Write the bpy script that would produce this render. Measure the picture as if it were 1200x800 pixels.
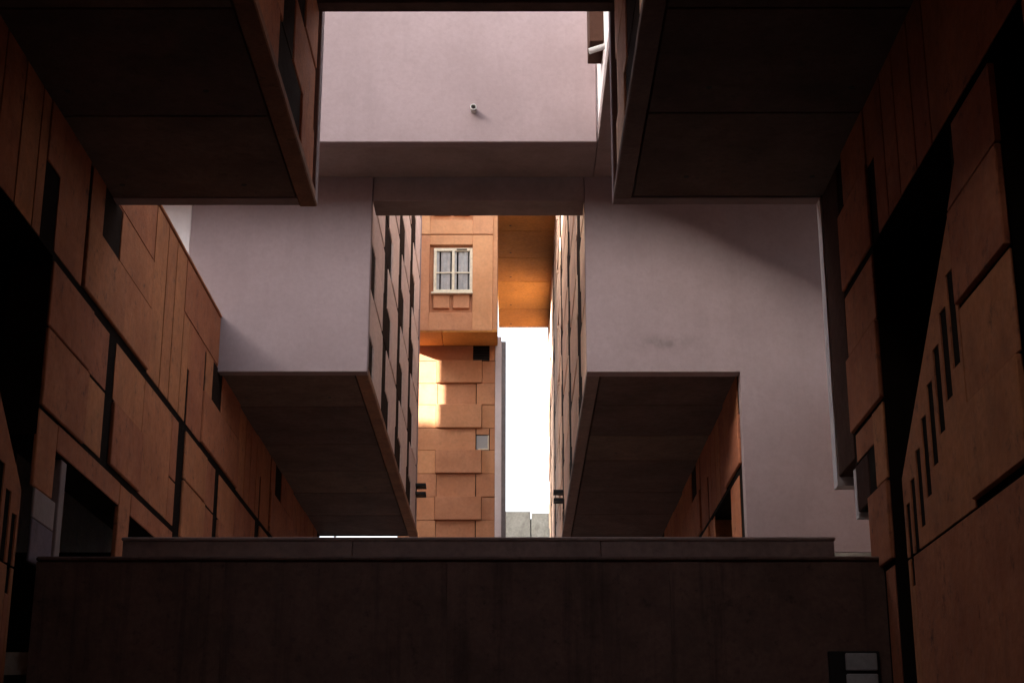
import bpy, bmesh, math, random
from mathutils import Vector
random.seed(7)
for o in list(bpy.data.objects): bpy.data.objects.remove(o)
S = bpy.context.scene
C = S.collection
R = math.radians

# ------------------------------------------------------------------ camera (eye level is z = 0, ground 1.6 m below)
PITCH = math.atan(600 / 1880)
cd = bpy.data.cameras.new('camera'); cam = bpy.data.objects.new('camera', cd); C.objects.link(cam)
cd.sensor_width = 36; cd.lens = 36 * 1880 / 1200; cd.clip_end = 3000; cd.clip_start = 0.1
cam.location = (0, 0, 0); cam.rotation_euler = (R(90) + PITCH, 0, math.atan(2 / 1880))
S.camera = cam

# ------------------------------------------------------------------ sky, sun, exposure
SUN_T = Vector((1.5, 1.0, -0.575)).normalized()          # the way the light travels
SUN_EL = math.asin(-SUN_T.z)
SUN_AZ = math.atan2(-SUN_T.x, -SUN_T.y)                 # clockwise from +Y
w = bpy.data.worlds.new('World'); S.world = w; w.use_nodes = True
nt = w.node_tree; bg = nt.nodes['Background']
sk = nt.nodes.new('ShaderNodeTexSky'); sk.sky_type = 'NISHITA'; sk.sun_disc = False
sk.sun_elevation = SUN_EL; sk.sun_rotation = SUN_AZ
sk.air_density = 1.0; sk.dust_density = 4.0; sk.ozone_density = 0.6
hz = nt.nodes.new('ShaderNodeHueSaturation'); hz.inputs['Saturation'].default_value = 0.35      # thin high cloud
nt.links.new(sk.outputs[0], hz.inputs['Color']); nt.links.new(hz.outputs[0], bg.inputs[0]); bg.inputs[1].default_value = 0.15
sd = bpy.data.lights.new('sun', 'SUN'); sun = bpy.data.objects.new('sun', sd); C.objects.link(sun)
sd.energy = 5.0; sd.angle = R(0.6); sd.color = (1.0, 0.93, 0.84)
sun.rotation_euler = SUN_T.to_track_quat('-Z', 'Y').to_euler(); sun.location = (-60, -10, 60)
vs = S.view_settings
vs.view_transform = 'Standard'; vs.look = 'None'; vs.gamma = 1; vs.exposure = 2.62; vs.use_curve_mapping = False
S.cycles.max_bounces = 12; S.cycles.diffuse_bounces = 10

# ------------------------------------------------------------------ materials
def material(name, col, col2=None, rough=0.85, vary=0.12, streak=0.35, stain=(0.05, 0.035, 0.03), scale=1.0,
             bump=0.25, spots=0.0, fine=0.55, vert=0.5, blot=None, metallic=0.0, spec=0.25):
    m = bpy.data.materials.new(name); m.use_nodes = True
    t = m.node_tree; n = t.nodes; l = t.links; b = n['Principled BSDF']
    b.inputs['Roughness'].default_value = rough; b.inputs['Metallic'].default_value = metallic
    b.inputs['Specular IOR Level'].default_value = spec
    geo = n.new('ShaderNodeNewGeometry'); info = n.new('ShaderNodeObjectInfo')
    off = n.new('ShaderNodeVectorMath'); off.operation = 'MULTIPLY_ADD'           # every piece its own cut of the texture
    cmb = n.new('ShaderNodeCombineXYZ')
    for i in range(3): l.new(info.outputs['Random'], cmb.inputs[i])
    l.new(cmb.outputs[0], off.inputs[0]); off.inputs[1].default_value = (17, 23, 31); l.new(geo.outputs['Position'], off.inputs[2])
    def noise(sc, det=6, ro=0.6, src=off.outputs[0], st=None):
        x = n.new('ShaderNodeTexNoise'); x.inputs['Scale'].default_value = sc
        x.inputs['Detail'].default_value = det; x.inputs['Roughness'].default_value = ro
        if st:
            mp = n.new('ShaderNodeVectorMath'); mp.operation = 'MULTIPLY'; mp.inputs[1].default_value = st
            l.new(src, mp.inputs[0]); src = mp.outputs[0]
        l.new(src, x.inputs['Vector']); return x.outputs['Fac']
    def ramp(src, a, c, lo=0.0, hi=1.0):
        r = n.new('ShaderNodeMapRange'); r.inputs[1].default_value = a; r.inputs[2].default_value = c
        r.inputs[3].default_value = lo; r.inputs[4].default_value = hi; l.new(src, r.inputs[0]); return r.outputs[0]
    def mix(f, a, c, mode='MIX'):
        x = n.new('ShaderNodeMix'); x.data_type = 'RGBA'; x.blend_type = mode
        if isinstance(f, (int, float)): x.inputs[0].default_value = f
        else: l.new(f, x.inputs[0])
        for i, v in ((6, a), (7, c)):
            if isinstance(v, tuple): x.inputs[i].default_value = (*v, 1)
            else: l.new(v, x.inputs[i])
        return x.outputs[2]
    col2 = col2 or tuple(v * 0.72 for v in col)
    c = mix(ramp(noise(0.9 * scale), 0.35, 0.68), col, col2)
    c = mix(ramp(noise(9 * scale, 4), 0.38, 0.72, 0, fine), c, tuple(v * 0.55 for v in col))
    c = mix(ramp(noise(2.2 * scale, 5, 0.65, st=(1.0, 1.0, vert)), 0.52, 0.82, 0, streak), c, stain)
    if spots > 0:
        c = mix(ramp(noise(3.4 * scale, 8, 0.75), 0.56, 0.72, 0, spots), c, stain)
    if blot:                                                        # one smear with a place of its own
        (bx, by_, bz), (rx, rz) = blot
        sb = n.new('ShaderNodeVectorMath'); sb.operation = 'SUBTRACT'; sb.inputs[1].default_value = (bx, by_, bz); l.new(geo.outputs['Position'], sb.inputs[0])
        dv = n.new('ShaderNodeVectorMath'); dv.operation = 'MULTIPLY'; dv.inputs[1].default_value = (1 / rx, 0, 1 / rz); l.new(sb.outputs[0], dv.inputs[0])
        ln = n.new('ShaderNodeVectorMath'); ln.operation = 'LENGTH'; l.new(dv.outputs[0], ln.inputs[0])
        mu = n.new('ShaderNodeMath'); mu.operation = 'MULTIPLY'; l.new(ramp(ln.outputs['Value'], 0.2, 1.0, 1, 0), mu.inputs[0]); l.new(ramp(noise(2.6, 7, 0.7), 0.40, 0.62, 0, 0.75), mu.inputs[1])
        c = mix(mu.outputs[0], c, tuple(v * 0.55 for v in col))
    hs = n.new('ShaderNodeHueSaturation')
    l.new(ramp(info.outputs['Random'], 0, 1, 1 - vary, 1 + vary), hs.inputs['Value'])
    l.new(ramp(info.outputs['Random'], 0, 1, 0.5 - vary * 0.05, 0.5 + vary * 0.05), hs.inputs['Hue'])
    l.new(c, hs.inputs['Color']); l.new(hs.outputs[0], b.inputs['Base Color'])
    if bump:
        bp = n.new('ShaderNodeBump'); bp.inputs['Strength'].default_value = bump; bp.inputs['Distance'].default_value = 0.02
        add = n.new('ShaderNodeMath'); l.new(noise(14 * scale, 8, 0.7), add.inputs[0]); l.new(noise(1.6 * scale, 3), add.inputs[1])
        l.new(add.outputs[0], bp.inputs['Height']); l.new(bp.outputs[0], b.inputs['Normal'])
    l.new(ramp(noise(5 * scale), 0.3, 0.7, rough - 0.12, min(1, rough + 0.1)), b.inputs['Roughness'])
    return m

M = {}
M['ochre'] = material('ochre precast concrete', (0.47, 0.172, 0.078), (0.34, 0.115, 0.054), streak=0.35, spots=0.85, vary=0.11, bump=0.5)
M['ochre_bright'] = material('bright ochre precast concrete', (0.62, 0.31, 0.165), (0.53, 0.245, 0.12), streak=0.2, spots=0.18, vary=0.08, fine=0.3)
M['ochre_deep'] = material('deep ochre board', (0.66, 0.29, 0.07), (0.56, 0.235, 0.06), streak=0.15, spots=0.1, vary=0.06)
M['pink_panel'] = material('weathered pink precast', (0.72, 0.59, 0.56), (0.64, 0.50, 0.46), streak=0.5, stain=(0.5, 0.45, 0.43), spots=0.15)
M['peach_panel'] = material('peach precast', (0.76, 0.52, 0.38), (0.68, 0.44, 0.30), streak=0.35, spots=0.15)
M['edge'] = material('ochre edge beam', (0.34, 0.17, 0.10), (0.22, 0.11, 0.07), streak=0.2, spots=0.9, scale=1.6)
M['edge_grey'] = material('brown edge beam', (0.26, 0.19, 0.17), (0.20, 0.14, 0.125), streak=0.2, spots=0.5, scale=1.6)
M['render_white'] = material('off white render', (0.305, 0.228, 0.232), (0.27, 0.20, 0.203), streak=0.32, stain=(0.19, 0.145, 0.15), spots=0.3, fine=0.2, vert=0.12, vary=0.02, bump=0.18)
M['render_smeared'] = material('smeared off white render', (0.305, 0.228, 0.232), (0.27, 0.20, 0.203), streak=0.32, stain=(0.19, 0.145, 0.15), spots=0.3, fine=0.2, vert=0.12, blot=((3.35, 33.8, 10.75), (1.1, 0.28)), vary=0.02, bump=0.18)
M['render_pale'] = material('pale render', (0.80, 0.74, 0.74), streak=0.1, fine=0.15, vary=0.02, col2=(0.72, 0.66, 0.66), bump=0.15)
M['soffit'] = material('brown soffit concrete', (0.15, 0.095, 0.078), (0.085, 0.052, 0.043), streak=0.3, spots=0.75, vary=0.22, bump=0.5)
M['brown_wall'] = material('brown board marked concrete', (0.13, 0.070, 0.055), (0.078, 0.042, 0.033), streak=0.85, stain=(0.012, 0.007, 0.006), vert=0.05, scale=1.7, spots=0.6, vary=0.05)
M['parapet'] = material('brown painted coping', (0.28, 0.20, 0.185), (0.23, 0.16, 0.15), streak=0.4, spots=0.35, vary=0.04)
M['umber'] = material('umber panel', (0.07, 0.032, 0.023), streak=0.3, spots=0.2, rough=0.92, spec=0.08)
M['grey'] = material('grey green concrete', (0.30, 0.285, 0.25), (0.23, 0.215, 0.185), streak=0.6, spots=0.3)
M['steel_grey'] = material('grey cladding', (0.36, 0.34, 0.345), streak=0.3)
M['mauve'] = material('mauve render', (0.32, 0.245, 0.235), fine=0.25, streak=0.2, vary=0.03)
M['painted_shade'] = material('dark umber infill', (0.028, 0.017, 0.013), streak=0.2, bump=0.2, rough=0.95, spec=0.03)  # near-black colour standing for shaded panel ends and the window recess
M['dark'] = material('dark backing', (0.016, 0.011, 0.009), streak=0.1, bump=0.1, rough=0.95, spec=0.03)  # near-black, so slots and voids hold their shade as colour
M['black'] = material('black metal', (0.012, 0.012, 0.013), rough=0.5, streak=0.0, bump=0.05)
M['cream'] = material('cream window paint', (0.80, 0.72, 0.55), (0.76, 0.67, 0.50), streak=0.08, rough=0.5, vary=0.02, bump=0.05)
M['curtain'] = material('pale net curtain', (0.62, 0.60, 0.58), (0.45, 0.43, 0.42), streak=0.55, stain=(0.25, 0.23, 0.22), scale=3, vary=0.03)
M['pipe'] = material('pale plastic pipe', (0.55, 0.52, 0.50), rough=0.55, streak=0.2)
M['ground'] = material('dark paving', (0.06, 0.052, 0.05), streak=0.0, spots=0.4)
M['deck'] = material('terrace paving', (0.48, 0.37, 0.30), streak=0.0, spots=0.3)
M['graffiti'] = material('mauve washed concrete', (0.22, 0.17, 0.19), (0.16, 0.12, 0.17), streak=0.5, spots=0.3)
def glass(name, tint, rough=0.05):
    m = bpy.data.materials.new(name); m.use_nodes = True; b = m.node_tree.nodes['Principled BSDF']
    b.inputs['Base Color'].default_value = (*tint, 1); b.inputs['Roughness'].default_value = rough
    b.inputs['Specular IOR Level'].default_value = 0.5; return m
M['pane'] = glass('window glass dark', (0.02, 0.022, 0.025))
M['pane_grey'] = glass('wired glass grey', (0.30, 0.30, 0.29), 0.35)
m = glass('clear glass', (0.95, 0.96, 0.97), 0.02); m.node_tree.nodes['Principled BSDF'].inputs['Transmission Weight'].default_value = 1
m.node_tree.nodes['Principled BSDF'].inputs['IOR'].default_value = 1.05; M['clear'] = m

# ------------------------------------------------------------------ helpers
def obj(name, me, mat, parent=None, loc=(0, 0, 0)):
    o = bpy.data.objects.new(name, me)
    if not me.materials: me.materials.append(M[mat])
    C.objects.link(o)
    o.location = loc
    if parent is not None:
        o.parent = parent; o.location = Vector(loc) - wloc(parent)
    return o
def wloc(o):
    v = o.location.copy()
    while o.parent: o = o.parent; v += o.location
    return v
def thing(name, loc, label, cat, group=None):
    o = bpy.data.objects.new(name, None); C.objects.link(o); o.location = loc; o.empty_display_size = 0.3
    return tag(o, label, cat, group)
def tag(o, label, cat, group=None):
    o['label'] = label; o['category'] = cat; o['kind'] = 'thing'
    if group: o['group'] = group
    return o
CACHE = {}
def box(name, x0, x1, y0, y1, z0, z1, mat, parent=None, bev=0.012):
    d = (round(abs(x1 - x0), 3), round(abs(y1 - y0), 3), round(abs(z1 - z0), 3)); k = (d, mat, bev)
    if k not in CACHE:
        bm = bmesh.new(); bmesh.ops.create_cube(bm, size=1); bmesh.ops.scale(bm, vec=d, verts=bm.verts)
        if bev: bmesh.ops.bevel(bm, geom=bm.edges[:], offset=min(bev, min(d) * 0.3), segments=1, affect='EDGES')
        me = bpy.data.meshes.new(name); bm.to_mesh(me); bm.free(); CACHE[k] = me
    return obj(name, CACHE[k], mat, parent, ((x0 + x1) / 2, (y0 + y1) / 2, (z0 + z1) / 2))
def prisms(name, polys, axis, mat, parent=None):
    """polys: list of (points, a0, a1); points are (y,z) for axis x, (x,z) for axis y; one mesh"""
    bm = bmesh.new(); cs = []
    for pts, a0, a1 in polys:
        def P(p, a): return (a, p[0], p[1]) if axis == 'x' else (p[0], a, p[1])
        va = [bm.verts.new(P(p, a0)) for p in pts]; vb = [bm.verts.new(P(p, a1)) for p in pts]
        bm.faces.new(va); bm.faces.new(vb[::-1]); n = len(pts)
        for i in range(n): bm.faces.new((va[i], vb[i], vb[(i + 1) % n], va[(i + 1) % n]))
    bmesh.ops.recalc_face_normals(bm, faces=bm.faces[:])
    c = sum((v.co for v in bm.verts), Vector()) / len(bm.verts)
    for v in bm.verts: v.co -= c
    me = bpy.data.meshes.new(name); bm.to_mesh(me); bm.free()
    return obj(name, me, mat, parent, c)
def tube(name, p0, p1, r, mat, parent=None, seg=16, hollow=0.0):
    p0, p1 = Vector(p0), Vector(p1); d = p1 - p0; L = d.length; bm = bmesh.new()
    q = d.to_track_quat('Z', 'Y')
    prof = [(r, -L / 2), (r, L / 2)]
    if hollow: prof += [(hollow, L / 2), (hollow, -L / 2 + 0.01)]
    else: prof = [(0.0001, -L / 2)] + prof + [(0.0001, L / 2)]
    rings = [[bm.verts.new(q @ Vector((a * math.cos(2 * math.pi * i / seg), a * math.sin(2 * math.pi * i / seg), z))) for i in range(seg)] for a, z in prof]
    for a, b in zip(rings, rings[1:]):
        for i in range(seg): bm.faces.new((a[i], a[(i + 1) % seg], b[(i + 1) % seg], b[i]))
    if hollow: bm.faces.new(rings[-1]); bm.faces.new(rings[0][::-1])
    bmesh.ops.recalc_face_normals(bm, faces=bm.faces[:])
    me = bpy.data.meshes.new(name); bm.to_mesh(me); bm.free()
    return obj(name, me, mat, parent, (p0 + p1) / 2)

XL, XR = -6.5, 4.98          # court walls
FL, FR = -3.22, 1.62         # faces of the overhanging blocks
ZS = 10.15                   # underside of the overhanging blocks
YN, YF = 24.4, 33.9          # end of the near blocks, front of the far blocks
ZG = -1.6

class Wall:
    """cladding on a wall parallel to Y: s=+1 faces +x, s=-1 faces -x; depth is measured out of the wall face"""
    def __init__(s, x, sg, th): s.x, s.s, s.th = x, sg, th
    def p(s, y0, y1, z0, z1, out=0.0, mat='ochre', parent=None, name='panel', back=0.016, bev=0.014):
        if y1 - y0 < 0.03 or z1 - z0 < 0.03: return None
        a, b = s.x - s.s * back, s.x + s.s * out
        return box(name, min(a, b), max(a, b), y0, y1, z0, z1, mat, parent or s.th, bev)

# ------------------------------------------------------------------ setting
g = prisms('ground', [([(-400, -400), (400, -400), (400, 600), (-400, 600)], 0, 0.02)], 'y', 'ground')
me = bpy.data.meshes.new('ground'); me.from_pydata([(-500, -300, 0), (500, -300, 0), (500, 700, 0), (-500, 700, 0)], [], [(0, 1, 2, 3)])
bpy.data.objects.remove(g); g = obj('ground', me, 'ground', None, (0, 0, ZG)); g['kind'] = 'structure'
d = box('terrace', -11.6, 11.6, 21.95, 59.2, 2.3, 2.6, 'deck', None, 0); d['kind'] = 'structure'

# ------------------------------------------------------------------ left court wall with its ochre panels
def bay(W, o, ya, yb, top, lower=True, gap=(1e9, 1e9), openB=False):
    """one 9.6 m bay of cladding, clipped to ya..yb; within gap the wall rises to 11.3"""
    def q(y0, y1, z0, z1, out=0.0, **k):
        y0, y1 = max(y0, ya), min(y1, yb)
        if y1 > y0: W.p(y0, y1, z0, min(z1, 11.32), out, **k)
    def upto(y0, y1): return 11.3 if y0 >= gap[0] - 0.6 and y1 <= gap[1] + 0.6 else top
    G = 0.035
    for a, b in ((-0.2, 0.85), (0.85, 1.65), (1.65, 2.6)):
        q(o + a + G, o + b - G, 8.12, upto(o + a, o + b))
    q(o + 2.6 + G, o + 3.2, 8.12, 10.17, 0.0); q(o + 3.2 + 0.005, o + 3.4, 9.22, 10.17, 0.0)
    q(o + 3.4 + 0.005, o + 4.9, 8.12, 10.17, 0.0)
    q(o + 5.07, o + 5.85, 9.29, 10.17, 0.0)
    q(o + 4.95, o + 9.36, 8.14, 9.25, 0.05); q(o + 6.95, o + 9.36, 9.29, 10.17, 0.02)
    q(o + 2.6 + G, o + 6.38, 10.22, upto(o + 2.6, o + 6.6), 0.0) if upto(o + 2.6, o + 6.6) > 10.5 else None
    q(o + 6.42, o + 9.36, 10.22, upto(o + 6.95, o + 9.36), 0.0) if upto(o + 6.95, o + 9.36) > 10.5 else None
    q(o + 5.85, o + 6.95, 9.29, 10.17, -0.004, mat='painted_shade', name='recess_shade', bev=0)  # near-black sheet paints the shade of the window opening
    if not lower: return
    q(o + 3.4, o + 5.65, 5.87, 6.98, 0.04); q(o + 3.4, o + 5.65, 7.02, 7.97, 0.03)
    q(o + 5.68, o + 6.75, 7.02, 7.97, 0.0); q(o + 5.68, o + 6.75, 5.92, 6.97, 0.0)
    if openB:
        q(o + 7.3, o + 8.75, 5.95, 7.97, 0.0)
    else:
        q(o + 7.25, o + 9.36, 5.95, 6.98, 0.05); q(o + 7.25, o + 9.36, 7.02, 7.97, 0.0)
        q(o + 9.39, o + 11.75, 5.95, 7.97, 0.0)
    q(o + 11.78, o + 12.35, 6.80, 7.97, 0.0); q(o + 11.78, o + 12.35, 5.95, 6.76, 0.0)

lw = thing('court_wall', (XL, 20, ZG), 'long ochre panelled wall with black ground openings, under the pink-panelled blocks', 'wall')
W = Wall(XL, 1, lw)
for k in (-1, 0, 1, 2):
    o = 27.4 + 9.6 * k
    bay(W, o, 21.22 if k < 0 else -99, 53.2, 10.12, True, (24.45, 33.88))
# upper cladding over the stair void
for a, b in ((8, 11.4), (11.45, 14.8), (14.85, 17.55), (17.6, 18.45), (18.5, 19.3), (19.35, 20.1), (20.15, 20.5)):
    W.p(a, b, 8.06, 10.12)
W.p(20.52, 21.19, 9.22, 10.12, 0.02)
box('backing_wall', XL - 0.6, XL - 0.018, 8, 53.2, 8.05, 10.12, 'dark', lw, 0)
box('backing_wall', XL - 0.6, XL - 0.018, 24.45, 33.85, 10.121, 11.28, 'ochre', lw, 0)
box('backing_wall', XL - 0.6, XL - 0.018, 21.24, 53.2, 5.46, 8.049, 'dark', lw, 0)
box('backing_wall', XL - 0.6, XL - 0.018, 30.2, 53.2, 2.61, 5.459, 'ochre', lw, 0)
for a, b in ((22.2, 25.95), (26.78, 30.2)): W.p(a, b, 5.46, 5.84, 0.0, name='lintel', back=0.08)
W.p(21.25, 22.18, 4.75, 5.83, 0.0, name='pillar', back=0.055); W.p(21.3, 22.3, 4.32, 4.73, 0.02, mat='mauve', name='pillar_base'); pl = W.p(21.3, 22.3, 3.72, 4.31, 0.02, mat='graffiti', name='pillar_base')
pl['label'] = 'pillar base with a mauve paint wash'
W.p(26.0, 26.76, 2.6, 5.83, 0.0, name='pillar', back=0.08); W.p(22.66, 22.92, 2.6, 5.44, -0.04, name='door_post', mat='mauve', back=0.2)
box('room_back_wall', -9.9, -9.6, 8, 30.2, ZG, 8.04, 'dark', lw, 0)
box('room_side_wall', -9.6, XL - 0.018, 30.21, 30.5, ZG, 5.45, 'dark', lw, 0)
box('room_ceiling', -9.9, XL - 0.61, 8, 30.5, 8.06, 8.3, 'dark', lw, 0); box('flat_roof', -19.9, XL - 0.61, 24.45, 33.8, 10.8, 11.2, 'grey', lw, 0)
box('coping', XL - 1.05, XL + 0.02, 24.46, 33.84, 11.34, 11.40, 'ochre', lw)

# ------------------------------------------------------------------ stairs with solid balustrade and slits
def stair(x, s, dy, label, slot):
    t = thing('staircase', (x - s * 0.9, 17.5 + dy, ZG), label, 'staircase', 'stairs with slit balustrades')
    def prism(pts, a=None, b=None): return (pts, x - s * 0.11, x)
    top = lambda y: 7.40 - (y - 16.58) * 0.79
    sl = [(17.12, 17.33, 5.22), (17.53, 17.74, 4.95), (17.95, 18.14, 4.66), (18.36, 18.54, 4.37), (18.76, 18.93, 4.08),
          (19.16, 19.32, 3.79), (19.53, 19.68, 3.50), (19.86, 19.98, 3.2)]
    sl = [(a - 0.01, b + 0.075, z) for a, b, z in sl]
    sh = lambda pts: [(a + dy, b) for a, b in pts]
    P = []
    ys = 17.02
    for a, b, zb in sl:
        P.append((sh([(ys, 3.56), (a, 3.56), (a, top(a)), (ys, top(ys))]), x - s * 0.11, x))
        zt = top((a + b) / 2) - 0.52
        zb = max(zb, 3.57)
        P.append((sh([(a, zt), (b, zt), (b, top(b)), (a, top(a))]), x - s * 0.11, x))
        if zb > 3.58: P.append((sh([(a, 3.56), (b, 3.56), (b, zb), (a, zb)]), x - s * 0.11, x))
        ys = b
    P.append((sh([(ys, 3.56), (20.15, 3.56), (20.15, top(20.15)), (ys, top(ys))]), x - s * 0.11, x))
    P = [(a, x - s * 0.02, x) for a, _, _ in P]
    prisms('balustrade', P, 'x', 'ochre', t)
    prisms('slit_shade', [(sh([(17.02, 3.58), (20.13, 3.58), (20.13, top(20.13) - 0.02), (17.02, top(17.02) - 0.02)]), x - s * 0.021, x - s * 0.11)], 'x', 'dark', t)  # near-black plate colours in the shade behind the slits
    Wd = Wall(x, s, t)
    Wd.p(15.08 + dy, 19.86 + dy, ZG + 1.6, 3.53, 0.0, back=0.03); Wd.p(20.04 + dy, 20.15 + dy, ZG + 1.6, 3.53, 0.0, back=0.03)
    Wd.p(15.08 + dy, 20.15 + dy, ZG, ZG + 1.58, 0.0, back=0.03); Wd.p(19.865 + dy, 20.035 + dy, ZG + 1.6, 3.18, 0.0, back=0.03)
    Wd.p(15.08 + dy, 16.98 + dy, 5.84, 6.95, 0.05, back=0.03); 
    prisms('panel', [(sh([(15.08, 6.98), (16.98, 6.98), (16.55, 7.38), (16.55, 7.86), (15.08, 7.86)]), x - s * 0.03, x + s * 0.035)], 'x', 'ochre', t)
    Wd.p(15.08 + dy, 16.98 + dy, 4.72, 5.80, 0.0, back=0.03); Wd.p(15.08 + dy, 16.98 + dy, 3.63, 4.69, 0.05, back=0.03)
    box('backing_wall', x - s * 0.035, x - s * 0.25, 15.12 + dy, 16.9 + dy, ZG, 7.8, 'dark', t, 0); box('backing_wall', x - s * 0.035, x - s * 0.1, 16.91 + dy, 20.1 + dy, ZG, 3.5, 'dark', t, 0)
    n = 16
    for i in range(n):
        y = 16.3 + dy + i * 0.27; z = 6.1 - i * 0.213
        box('step', x - s * 0.3, x - s * 1.6, y, y + 0.27, z - 0.6, z, 'brown_wall', t, 0.008)
    return t
stair(XR, -1, 0.0, 'ochre stair balustrade cut by slanting row of narrow slits, beside the dark wall vent', 0)
stair(XL, 1, 0.62, 'ochre stair balustrade in deep shadow beside the mauve washed pillar', 0)

# ------------------------------------------------------------------ right court wall by the camera
rw = thing('court_wall', (XR, 22, ZG), 'ochre panelled wall end with dark umber pier beside the slit stair', 'wall')
V = Wall(XR, -1, rw)
for a, b in ((8, 10.9), (10.95, 13.9), (13.95, 17.45), (17.5, 18.2), (18.25, 19.05), (19.1, 19.75), (19.8, 20.38)):
    V.p(a, b, 8.05, 10.12)
V.p(20.38, 20.8, 9.2, 10.12, 0.0); V.p(20.82, 22.37, 9.28, 10.12, 0.02); V.p(20.82, 22.82, 8.06, 9.26, 0.03)
V.p(20.84, 22.72, 7.0, 7.92, 0.02); V.p(20.84, 22.80, 5.86, 6.97, 0.05)
V.p(21.5, 22.68, 5.40, 5.80, 0.0); V.p(20.84, 21.48, 4.76, 5.80, 0.02); V.p(20.84, 21.98, 3.68, 4.73, 0.05)
V.p(20.9, 21.4, ZG, 3.60, 0.0)
box('pier', XR + 0.006, XR + 0.5, 22.86, 24.05, 5.5, 10.12, 'umber', rw); box('pier', XR + 0.006, XR + 0.5, 22.02, 22.85, 4.70, 5.38, 'umber', rw)
ew = prisms('end_wall', [([(XR - 0.02, 5.36), (8.2, 5.36), (8.2, 10.13), (XR - 0.02, 10.13)], 24.06, YN - 0.06)], 'y', 'render_pale', rw)
box('end_wall', XR, XR + 0.5, 22.87, 23.0, 4.62, 5.355, 'render_pale', rw, 0.005); box('end_wall', XR + 0.01, XR + 0.5, 22.0, 22.12, 3.9, 4.618, 'render_pale', rw, 0.005)
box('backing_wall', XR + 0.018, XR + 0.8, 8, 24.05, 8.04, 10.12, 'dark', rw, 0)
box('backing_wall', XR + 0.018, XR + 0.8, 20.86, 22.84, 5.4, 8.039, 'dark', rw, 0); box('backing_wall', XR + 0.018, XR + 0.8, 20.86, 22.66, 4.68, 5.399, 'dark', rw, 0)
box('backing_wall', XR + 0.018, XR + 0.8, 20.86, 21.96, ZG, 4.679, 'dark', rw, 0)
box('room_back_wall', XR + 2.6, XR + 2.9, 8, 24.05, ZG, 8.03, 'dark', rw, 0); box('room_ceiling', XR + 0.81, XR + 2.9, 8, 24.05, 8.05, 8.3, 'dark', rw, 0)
V.p(14.2, 14.62, ZG, 7.97, -0.3, mat='dark', back=0.5); V.p(8, 14.0, ZG, 7.97, 0.0, back=0.3)

# right wall of the passage below the far block
pw = thing('court_wall', (XR, 44, 2.6), 'ochre panelled passage wall with black loggia opening beside the white L-shaped wall', 'wall')
V2 = Wall(XR, -1, pw)
for k in (0, 1, 2, 3):
    o = 27.4 + 9.6 * k
    bay(V2, o, 34.25, 62.0, 10.12, True, openB=(k == 0))
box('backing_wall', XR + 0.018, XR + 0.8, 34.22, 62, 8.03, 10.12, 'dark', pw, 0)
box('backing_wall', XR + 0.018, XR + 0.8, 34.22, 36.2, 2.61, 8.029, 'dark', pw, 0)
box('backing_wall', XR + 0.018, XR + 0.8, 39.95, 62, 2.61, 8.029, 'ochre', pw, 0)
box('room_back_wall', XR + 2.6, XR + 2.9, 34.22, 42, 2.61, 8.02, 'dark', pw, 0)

# ------------------------------------------------------------------ overhanging blocks
CR = 1.12
def facade(W, y0, y1, z1, mat, phase, parent, long):
    """staggered bond: every other course has deep proud panels"""
    j = 0; z = ZS + 0.02
    while z < z1 - 0.3:
        zt = min(z + CR, z1)
        y = y0 - (14.4 if long else 9.6) + phase
        while y < y1:
            if long: cuts = ((0, 3.0, 0.0, 'painted_shade'), (3.0, 7.2, 0.03, mat)) if j % 2 == 0 else ((-2.6, 0.9, 0.015, mat), (0.9, 2.6, 0.0, 'painted_shade'), (2.6, 4.6, 0.015, mat))
            else: cuts = ((0, 2.5, 0.0, 'painted_shade'), (2.5, 4.8, 0.03, mat)) if j % 2 == 0 else ((0.35, 1.5, 0.0, 'painted_shade'), (1.5, 5.15, 0.015, mat))  # dark strips paint in the panel ends turned from the light
            for a, b, out, mt in cuts:
                p, q = max(y + a + 0.012, y0), min(y + b - 0.012, y1)
                if q - p > 0.15:
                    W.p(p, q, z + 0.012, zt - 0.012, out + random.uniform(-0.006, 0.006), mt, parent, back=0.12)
            y += 7.2 if long else 4.8
        z += CR; j += 1

def block(label, side, y0, y1, zt, mat, edge, phase, end_at, xo, joints):
    """side=-1 left block, +1 right block"""
    f = FL if side < 0 else FR; fx = f + side * 0.2                       # core face behind the cladding
    wx = XL - 0.5 if side < 0 else XR + 0.5
    t = thing('apartment_block', ((f + xo) / 2, (y0 + y1) / 2, ZS), label, 'building')
    core = box('core_wall', min(fx, xo), max(fx, xo), y0 + 0.31, y1 - 0.31, ZS + 0.14, zt, 'dark', t, 0)
    facade(Wall(f + side * 0.08, -side, t), y0 + (0.0 if end_at > y0 + 1 else 0.34), y1 - (0.36 if end_at > y0 + 1 else 0.0), zt - 0.1, mat, phase, t, side > 0)
    e0, e1 = f, f + side * 0.29
    box('edge_beam', min(e0, e1), max(e0, e1), y0 + 0.005, y1 - 0.005, ZS - 0.05, ZS + 0.12, edge, t, 0.02)
    js = [y0] + list(joints) + [y1]
    a, b = f + side * 0.32, wx
    for p, q in zip(js, js[1:]):
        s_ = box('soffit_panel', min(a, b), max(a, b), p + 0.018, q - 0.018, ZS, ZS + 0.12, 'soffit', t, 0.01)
        for hx in (0.22, 0.78):
            hxx = a + (b - a) * hx
            tube('tie_hole', (hxx, q - 0.8, ZS - 0.004), (hxx, q - 0.8, ZS + 0.02), 0.045, 'black', s_, 8)
    box('roof', min(fx, xo), max(fx, xo), y0, y1, zt + 0.001, zt + 0.3, 'grey', t)
    return t

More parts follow.
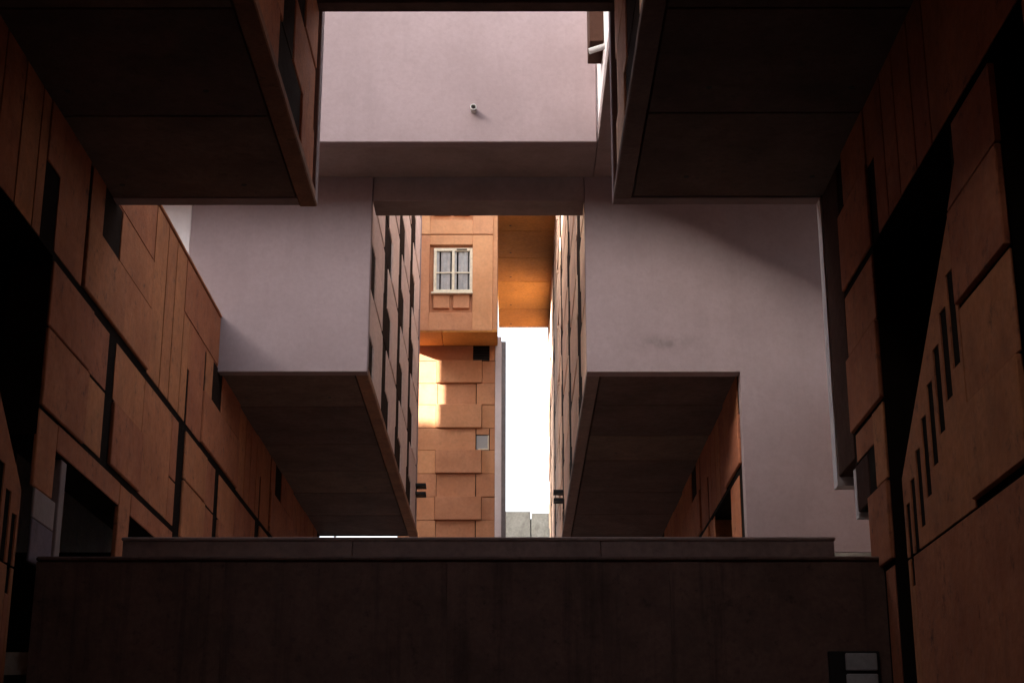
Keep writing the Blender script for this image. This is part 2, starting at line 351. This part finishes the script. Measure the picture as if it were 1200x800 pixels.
ZTN, ZTF = 14.3, 22.5
nl = block('dark overhanging block whose underside is deep in shadow, above the mauve washed pillar', -1, -6, YN, ZTN, 'ochre', 'edge', 2.1, YN, -26, [-3, 0, 3, 6, 9, 12, 15, 18, 21.1])
nr = block('dark overhanging block with deep shadowed underside above the slit stair', 1, -6, YN - 0.32, ZTN, 'peach_panel', 'edge_grey', 3.3, YN, 12, [-3, 0, 3, 6, 9, 12, 15, 18, 21.0])
fl = block('white-ended overhanging block with weathered pink panels and dark planked underside', -1, YF, 53.3, ZTF, 'pink_panel', 'edge', 3.85, YF, -12.65, [36.9, 40.6, 43.7, 46.5, 49.8])
fr = block('long overhanging block with peach panels above the black loggia opening', 1, YF, 57.98, ZTF, 'peach_panel', 'edge_grey', 3.2, YF, 14, [36.8, 39.7, 42.4, 46.4, 49.6, 53])
ft = block('taller peach panelled block end rising beside the strip of sky', 1, 58.0, 75, 27.0, 'peach_panel', 'edge_grey', 3.9, 58, 14, [61.5, 65, 68.5, 72])
# end walls
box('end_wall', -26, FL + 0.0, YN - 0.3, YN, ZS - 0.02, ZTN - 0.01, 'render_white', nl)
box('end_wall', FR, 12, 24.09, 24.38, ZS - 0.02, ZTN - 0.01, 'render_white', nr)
ZB = 14.72
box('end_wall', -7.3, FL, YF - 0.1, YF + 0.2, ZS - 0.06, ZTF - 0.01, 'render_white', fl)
box('end_wall', -12.64, -7.33, YF + 0.02, YF + 0.3, ZS, ZTF - 0.01, 'render_pale', fl)
prisms('end_wall', [([(FR, ZS - 0.06), (XR, ZS - 0.06), (XR, 6.1), (12, 6.1), (12, ZTF - 0.01), (FR, ZTF - 0.01)], YF - 0.1, YF + 0.28)], 'y', 'render_smeared', fr)
box('base_wall', XR - 0.02, 12, YF - 0.14, YF + 0.24, 2.61, 6.08, 'grey', fr)
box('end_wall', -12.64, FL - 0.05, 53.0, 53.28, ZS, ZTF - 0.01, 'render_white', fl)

box('sun_blocker', -12.6, -4.5, 50.5, 53.2, ZTF + 0.31, 30, 'ochre', fl)  # unseen roof slab added to hold the sun off tower bay and peach facade
# ------------------------------------------------------------------ footbridges
fb = thing('footbridge', (-1, 32.8, ZB), 'pinkish white rendered footbridge with plain face and small drain spout', 'footbridge')
box('parapet_wall', -9.5, 1.81, 31.8, 32.1, ZB - 0.04, 17.9, 'render_white', fb, 0.02)
box('bridge_slab', -9.5, 1.82, 32.1, YF - 0.11, ZB, ZB + 0.35, 'mauve', fb, 0.01)
box('beam', FL + 0.01, FR - 0.01, YF - 0.05, 34.75, 14.16, ZB + 0.35, 'mauve', fb, 0.015)
ga = thing('access_gallery', (6, 29, ZB), 'white rendered gallery running back from the footbridge, fitted with a stub pipe', 'gallery')
box('gallery_slab', 1.83, 11.9, 24.42, YF - 0.12, ZB, ZB + 0.35, 'mauve', ga, 0.01)
box('parapet_wall', 1.84, 2.1, 24.42, YF - 0.13, ZB + 0.35, 17.9, 'render_pale', ga, 0.02)
nb = thing('footbridge', (-1, 22.8, 13.55), 'brown underside edge of a footbridge between the two dark blocks', 'footbridge')
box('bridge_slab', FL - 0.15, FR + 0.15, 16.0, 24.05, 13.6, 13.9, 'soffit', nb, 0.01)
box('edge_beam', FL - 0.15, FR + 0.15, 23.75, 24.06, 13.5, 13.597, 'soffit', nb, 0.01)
box('parapet_wall', FL - 0.15, FR + 0.15, 23.8, 24.04, 13.901, 15.0, 'render_white', nb, 0.01)
sp = tag(tube('drain_spout', (-0.87, 31.82, 15.43), (-0.87, 31.55, 15.4), 0.07, 'pipe', None, 18, 0.052), 'short pale drain spout poking from the footbridge face', 'pipe', 'drain spouts')
tag(tube('drain_spout', (1.86, 29.0, 15.5), (1.52, 29.0, 15.38), 0.06, 'pipe', None, 18, 0.045), 'stub drain pipe on the gallery side wall beside the hanging box', 'pipe', 'drain spouts')
hb = thing('gutter_box', (1.72, 29.6, 15.72), 'small brown rainwater box hanging on the gallery wall', 'box')
box('hopper', 1.55, 1.835, 29.2, 30.2, 15.72, 17.4, 'umber', hb); box('bracket', 1.6, 1.835, 29.1, 30.3, 16.9, 16.98, 'black', hb)

# ------------------------------------------------------------------ tower with the window
tw = thing('stair_tower', (-2.5, 66, 2.6), 'bright ochre tower with one curtained window above staggered panels', 'tower')
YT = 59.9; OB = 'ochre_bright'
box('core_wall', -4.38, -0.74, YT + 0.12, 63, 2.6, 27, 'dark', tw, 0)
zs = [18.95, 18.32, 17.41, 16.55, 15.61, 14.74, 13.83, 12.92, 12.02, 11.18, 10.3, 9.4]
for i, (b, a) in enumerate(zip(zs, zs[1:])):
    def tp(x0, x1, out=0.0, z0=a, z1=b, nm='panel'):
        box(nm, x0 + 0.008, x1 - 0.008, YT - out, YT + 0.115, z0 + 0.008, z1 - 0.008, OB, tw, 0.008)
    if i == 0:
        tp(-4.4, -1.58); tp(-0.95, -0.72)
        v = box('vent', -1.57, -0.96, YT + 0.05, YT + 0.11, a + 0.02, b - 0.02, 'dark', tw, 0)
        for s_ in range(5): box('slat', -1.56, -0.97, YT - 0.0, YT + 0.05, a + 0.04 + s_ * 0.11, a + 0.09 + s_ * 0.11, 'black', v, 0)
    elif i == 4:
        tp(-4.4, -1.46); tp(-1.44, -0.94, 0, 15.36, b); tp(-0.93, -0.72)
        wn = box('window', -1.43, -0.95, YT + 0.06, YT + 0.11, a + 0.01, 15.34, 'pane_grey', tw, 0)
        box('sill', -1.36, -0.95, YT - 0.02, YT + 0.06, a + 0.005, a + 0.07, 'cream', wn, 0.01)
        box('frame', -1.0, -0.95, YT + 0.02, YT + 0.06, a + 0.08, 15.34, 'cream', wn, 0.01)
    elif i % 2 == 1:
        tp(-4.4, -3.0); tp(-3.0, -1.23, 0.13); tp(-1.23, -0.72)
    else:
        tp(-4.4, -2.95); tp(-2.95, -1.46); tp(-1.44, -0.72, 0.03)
box('corner_post', -0.72, -0.47, YT - 0.05, YT + 0.3, 2.6, 19.3, 'render_pale', tw)
box('return_wall', -0.49, -0.30, YT + 0.25, YT + 0.6, 2.6, 19.2, 'steel_grey', tw)
# projecting bay (front at y = 58)
YW = 58.0; ZU = 18.95
by = box('projecting_bay', -4.4, -0.62, YW + 0.25, YT + 0.1, ZU + 0.06, 30, OB, tw, 0)
def bp(x0, x1, z0, z1, y=YW, nm='panel', mat=OB, back=YW + 0.24): return box(nm, x0, x1, y, back, z0, z1, mat, by, 0.012)
bp(-4.4, -3.24, ZU, 22.84); bp(-1.58, -0.8, ZU, 22.84); bp(-3.238, -1.582, ZU, 19.66); bp(-3.238, -1.582, 22.44, 22.84)
bp(-4.4, -3.24, 22.88, 26.8); bp(-1.58, -0.8, 22.88, 26.8); bp(-3.238, -1.582, 22.88, 23.46); bp(-3.238, -1.582, 26.3, 26.8)
bp(-0.795, -0.63, ZU, 26.8, YW + 0.06)
for dz in (0, 3.82):
    bp(-3.237, -1.583, 19.661 + dz, 22.439 + dz, YW + 0.20, 'recess_panel')
    bp(-3.08, -2.46, 19.88 + dz, 20.42 + dz, YW + 0.08, 'apron_block', OB, YW + 0.199); bp(-2.33, -1.70, 19.88 + dz, 20.42 + dz, YW + 0.08, 'apron_block', OB, YW + 0.199)
for a, b in ((-4.4, -2.75), (-2.73, -0.63)): box('soffit_panel', a, b, YW + 0.02, YT - 0.16, ZU - 0.06, ZU + 0.055, 'ochre_deep', by, 0.01)
wn = thing('w', (0, 0, 0), '', ''); bpy.data.objects.remove(wn)
wn = box('window', -3.08, -1.57, YW + 0.17, YW + 0.198, 20.50, 22.32, 'dark', tw, 0)
for c0, c1 in ((-2.98, -2.36), (-2.29, -1.67)):
    vs_, fs_ = [], []; N = 48
    for i in range(N + 1):
        u = i / N; xx = c0 + (c1 - c0) * u; yy = YW + 0.158 + 0.011 * math.sin(u * 19 + c0) + 0.006 * math.sin(u * 8)
        vs_ += [(xx + 2.3, yy - YW, 20.6 - 21.4), (xx + 2.3, yy - YW, 22.2 - 21.4)]
    for i in range(N): fs_.append((2 * i, 2 * i + 2, 2 * i + 3, 2 * i + 1))
    me = bpy.data.meshes.new('curtain'); me.from_pydata(vs_, [], fs_); obj('curtain', me, 'curtain', wn, (-2.3, YW, 21.4))
for a, b in ((-3.08, -2.97), (-2.375, -2.275), (-1.68, -1.57)): box('frame', a, b, YW + 0.05, YW + 0.154, 20.50, 22.32, 'cream', wn, 0.008)
for a, b in ((-2.969, -2.376), (-2.274, -1.681)):
    box('frame', a, b, YW + 0.05, YW + 0.154, 22.2, 22.32, 'cream', wn, 0.008); box('frame', a, b, YW + 0.05, YW + 0.154, 20.50, 20.62, 'cream', wn, 0.008)
    box('glazing_bar', a, b, YW + 0.08, YW + 0.12, 21.30, 21.345, 'cream', wn, 0.004)
    box('pane', a, b, YW + 0.122, YW + 0.13, 20.62, 22.2, 'clear', wn, 0)
box('sill', -3.16, -1.56, YW - 0.08, YW + 0.16, 20.42, 20.495, 'cream', wn, 0.012)
box('vent_strip', -2.2, -1.8, YW + 0.035, YW + 0.049, 22.23, 22.28, 'dark', wn, 0)

# block bridging overhead, seen from below
ZO = 24.3
ob = thing('overhead_block', (0.5, 66, ZO), 'block with bright ochre boarded underside between the tower and the peach block', 'building')
js = [58.6, 61.27, 64.35, 67.37, 71.14, 73.96]
for a, b in zip(js, js[1:]):
    s_ = box('soffit_panel', -0.72, FR + 0.1, a + 0.018, b - 0.018, ZO, ZO + 0.1, 'ochre_deep', ob, 0.014)
    tube('tie_hole', (-0.13, b - 0.6, ZO - 0.003), (-0.13, b - 0.6, ZO + 0.02), 0.05, 'black', s_, 8)
box('wall', -0.71, FR + 0.09, 58.62, 73.94, ZO + 0.11, 26.9, 'ochre', ob)
# far concrete wall below the strip of sky
cw = thing('retaining_wall', (0.5, 88, 2.6), 'grey green concrete wall below the strip of sky', 'wall')
for a, b in ((-3.07, 0.93), (0.98, 4.0), (4.03, 8)): box('panel', a, b, 88, 88.3, 2.6, 18.1 - 0.02 * a, 'grey', cw, 0.02)
box('backing_wall', -3.0, 8, 88.31, 88.6, 2.6, 17.8, 'dark', cw, 0)
# ------------------------------------------------------------------ walls across the court
fw = thing('cross_wall', (-0.8, 21.7, ZG), 'dark brown board-marked concrete wall spanning the court', 'wall')
xs = [XL + 0.05, -3.9, -0.9, 2.1, XR + 0.3]
for a, b in zip(xs, xs[1:]): box('concrete_panel', a + 0.001, b - 0.001, 21.55, 21.94, ZG, 3.76, 'brown_wall', fw, 0.004)
box('coping', XL + 0.05, XR + 0.3, 21.52, 22.0, 3.765, 3.83, 'brown_wall', fw, 0.02)
pr = thing('parapet', (-0.6, 25.6, 2.6), 'brown painted parapet rising behind the dark concrete wall', 'parapet')
xs = [-6.3, -2.6, 1.4, 5.16]
for a, b in zip(xs, xs[1:]): box('panel', a + 0.003, b - 0.003, 25.6, 25.85, 2.6, 4.80, 'parapet', pr, 0.01)
box('coping', -6.32, 5.18, 25.57, 25.9, 4.803, 4.86, 'parapet', pr, 0.015)

# vent in the dark wall
vt = thing('wall_vent', (4.55, 21.5, 1.9), 'grey louvred vent in black frame at the end of the dark wall', 'vent')
box('frame', 4.16, 4.84, 21.49, 21.545, 1.2, 2.56, 'black', vt)
for i in range(5): box('louvre', 4.38, 4.80, 21.44, 21.488, 1.3 + i * 0.25, 1.3 + i * 0.25 + (0.21 if i % 2 else 0.23), 'steel_grey', vt, 0.015)

# brackets on the block corners
def bracket(x, s, y, label):
    t = thing('wall_bracket', (x, y, 11.5), label, 'bracket', 'pairs of black bars on the block corners')
    for z in (11.72, 11.43): box('bar', min(x - s * 0.1, x + s * 0.26), max(x - s * 0.1, x + s * 0.26), y, y + 0.5, z, z + 0.10, 'black', t, 0.005)
bracket(FL + 0.02, 1, 52.6, 'pair of black bars on the pink block corner beside the ochre tower')
bracket(FR - 0.0, -1, 53.6, 'pair of black bars on the peach panelled block by the sky strip')

# pole seen through the gap under the pink block
tag(tube('lamp_pole', (-9.0, 80, 2.6), (-9.0, 80, 19), 0.06, 'steel_grey'), 'thin grey pole against the bright sky beyond the pink block', 'pole')

# ------------------------------------------------------------------ rest of the estate, behind and beside, and added light blockers
eb = thing('apartment_block', (0, -12, ZG), 'tall ochre block closing the court at its open end', 'building')
box('wall', -22, 14, -16, -6.6, ZG, 24, 'ochre', eb); box('roof', -22, 14, -16, -6.6, 24.01, 24.3, 'grey', eb)
bl = thing('apartment_block', (-13, -6, ZG), 'plain ochre ground storey below the dark overhang on the pillar side', 'building')
box('wall', -20, -10, -6, 53, ZG, ZS - 0.01, 'ochre', bl, 0)
br = thing('apartment_block', (9.5, 20, ZG), 'plain ochre ground storey behind the slit stair', 'building')
box('wall', 8.3, 12, -6, 62, ZG, ZS - 0.01, 'ochre', br, 0)
lwv = thing('added_well_wall', (-20, 29, ZG), 'unseen low white wall added to control light in the well', 'wall')
box('wall', -20.3, -20.0, YN, 33, ZG, 13, 'render_pale', lwv, 0)  # unseen wall, first added against the sun, kept low for sky light
sun_mask = thing('apartment_block', (-46, 40, ZG), 'unseen ochre block added to trim the sunlight on the tower', 'building')
for y0, y1, zt in ((-70, 24, 36.5), (24.01, 35.43, 29.96), (35.44, 36.4, 29.18), (36.41, 110, 36.5)):  # stepped roofline added to shape the sun patch and shade the court
    box('wall', -52, -40, y0, y1, ZG, zt, 'ochre', sun_mask, 0)
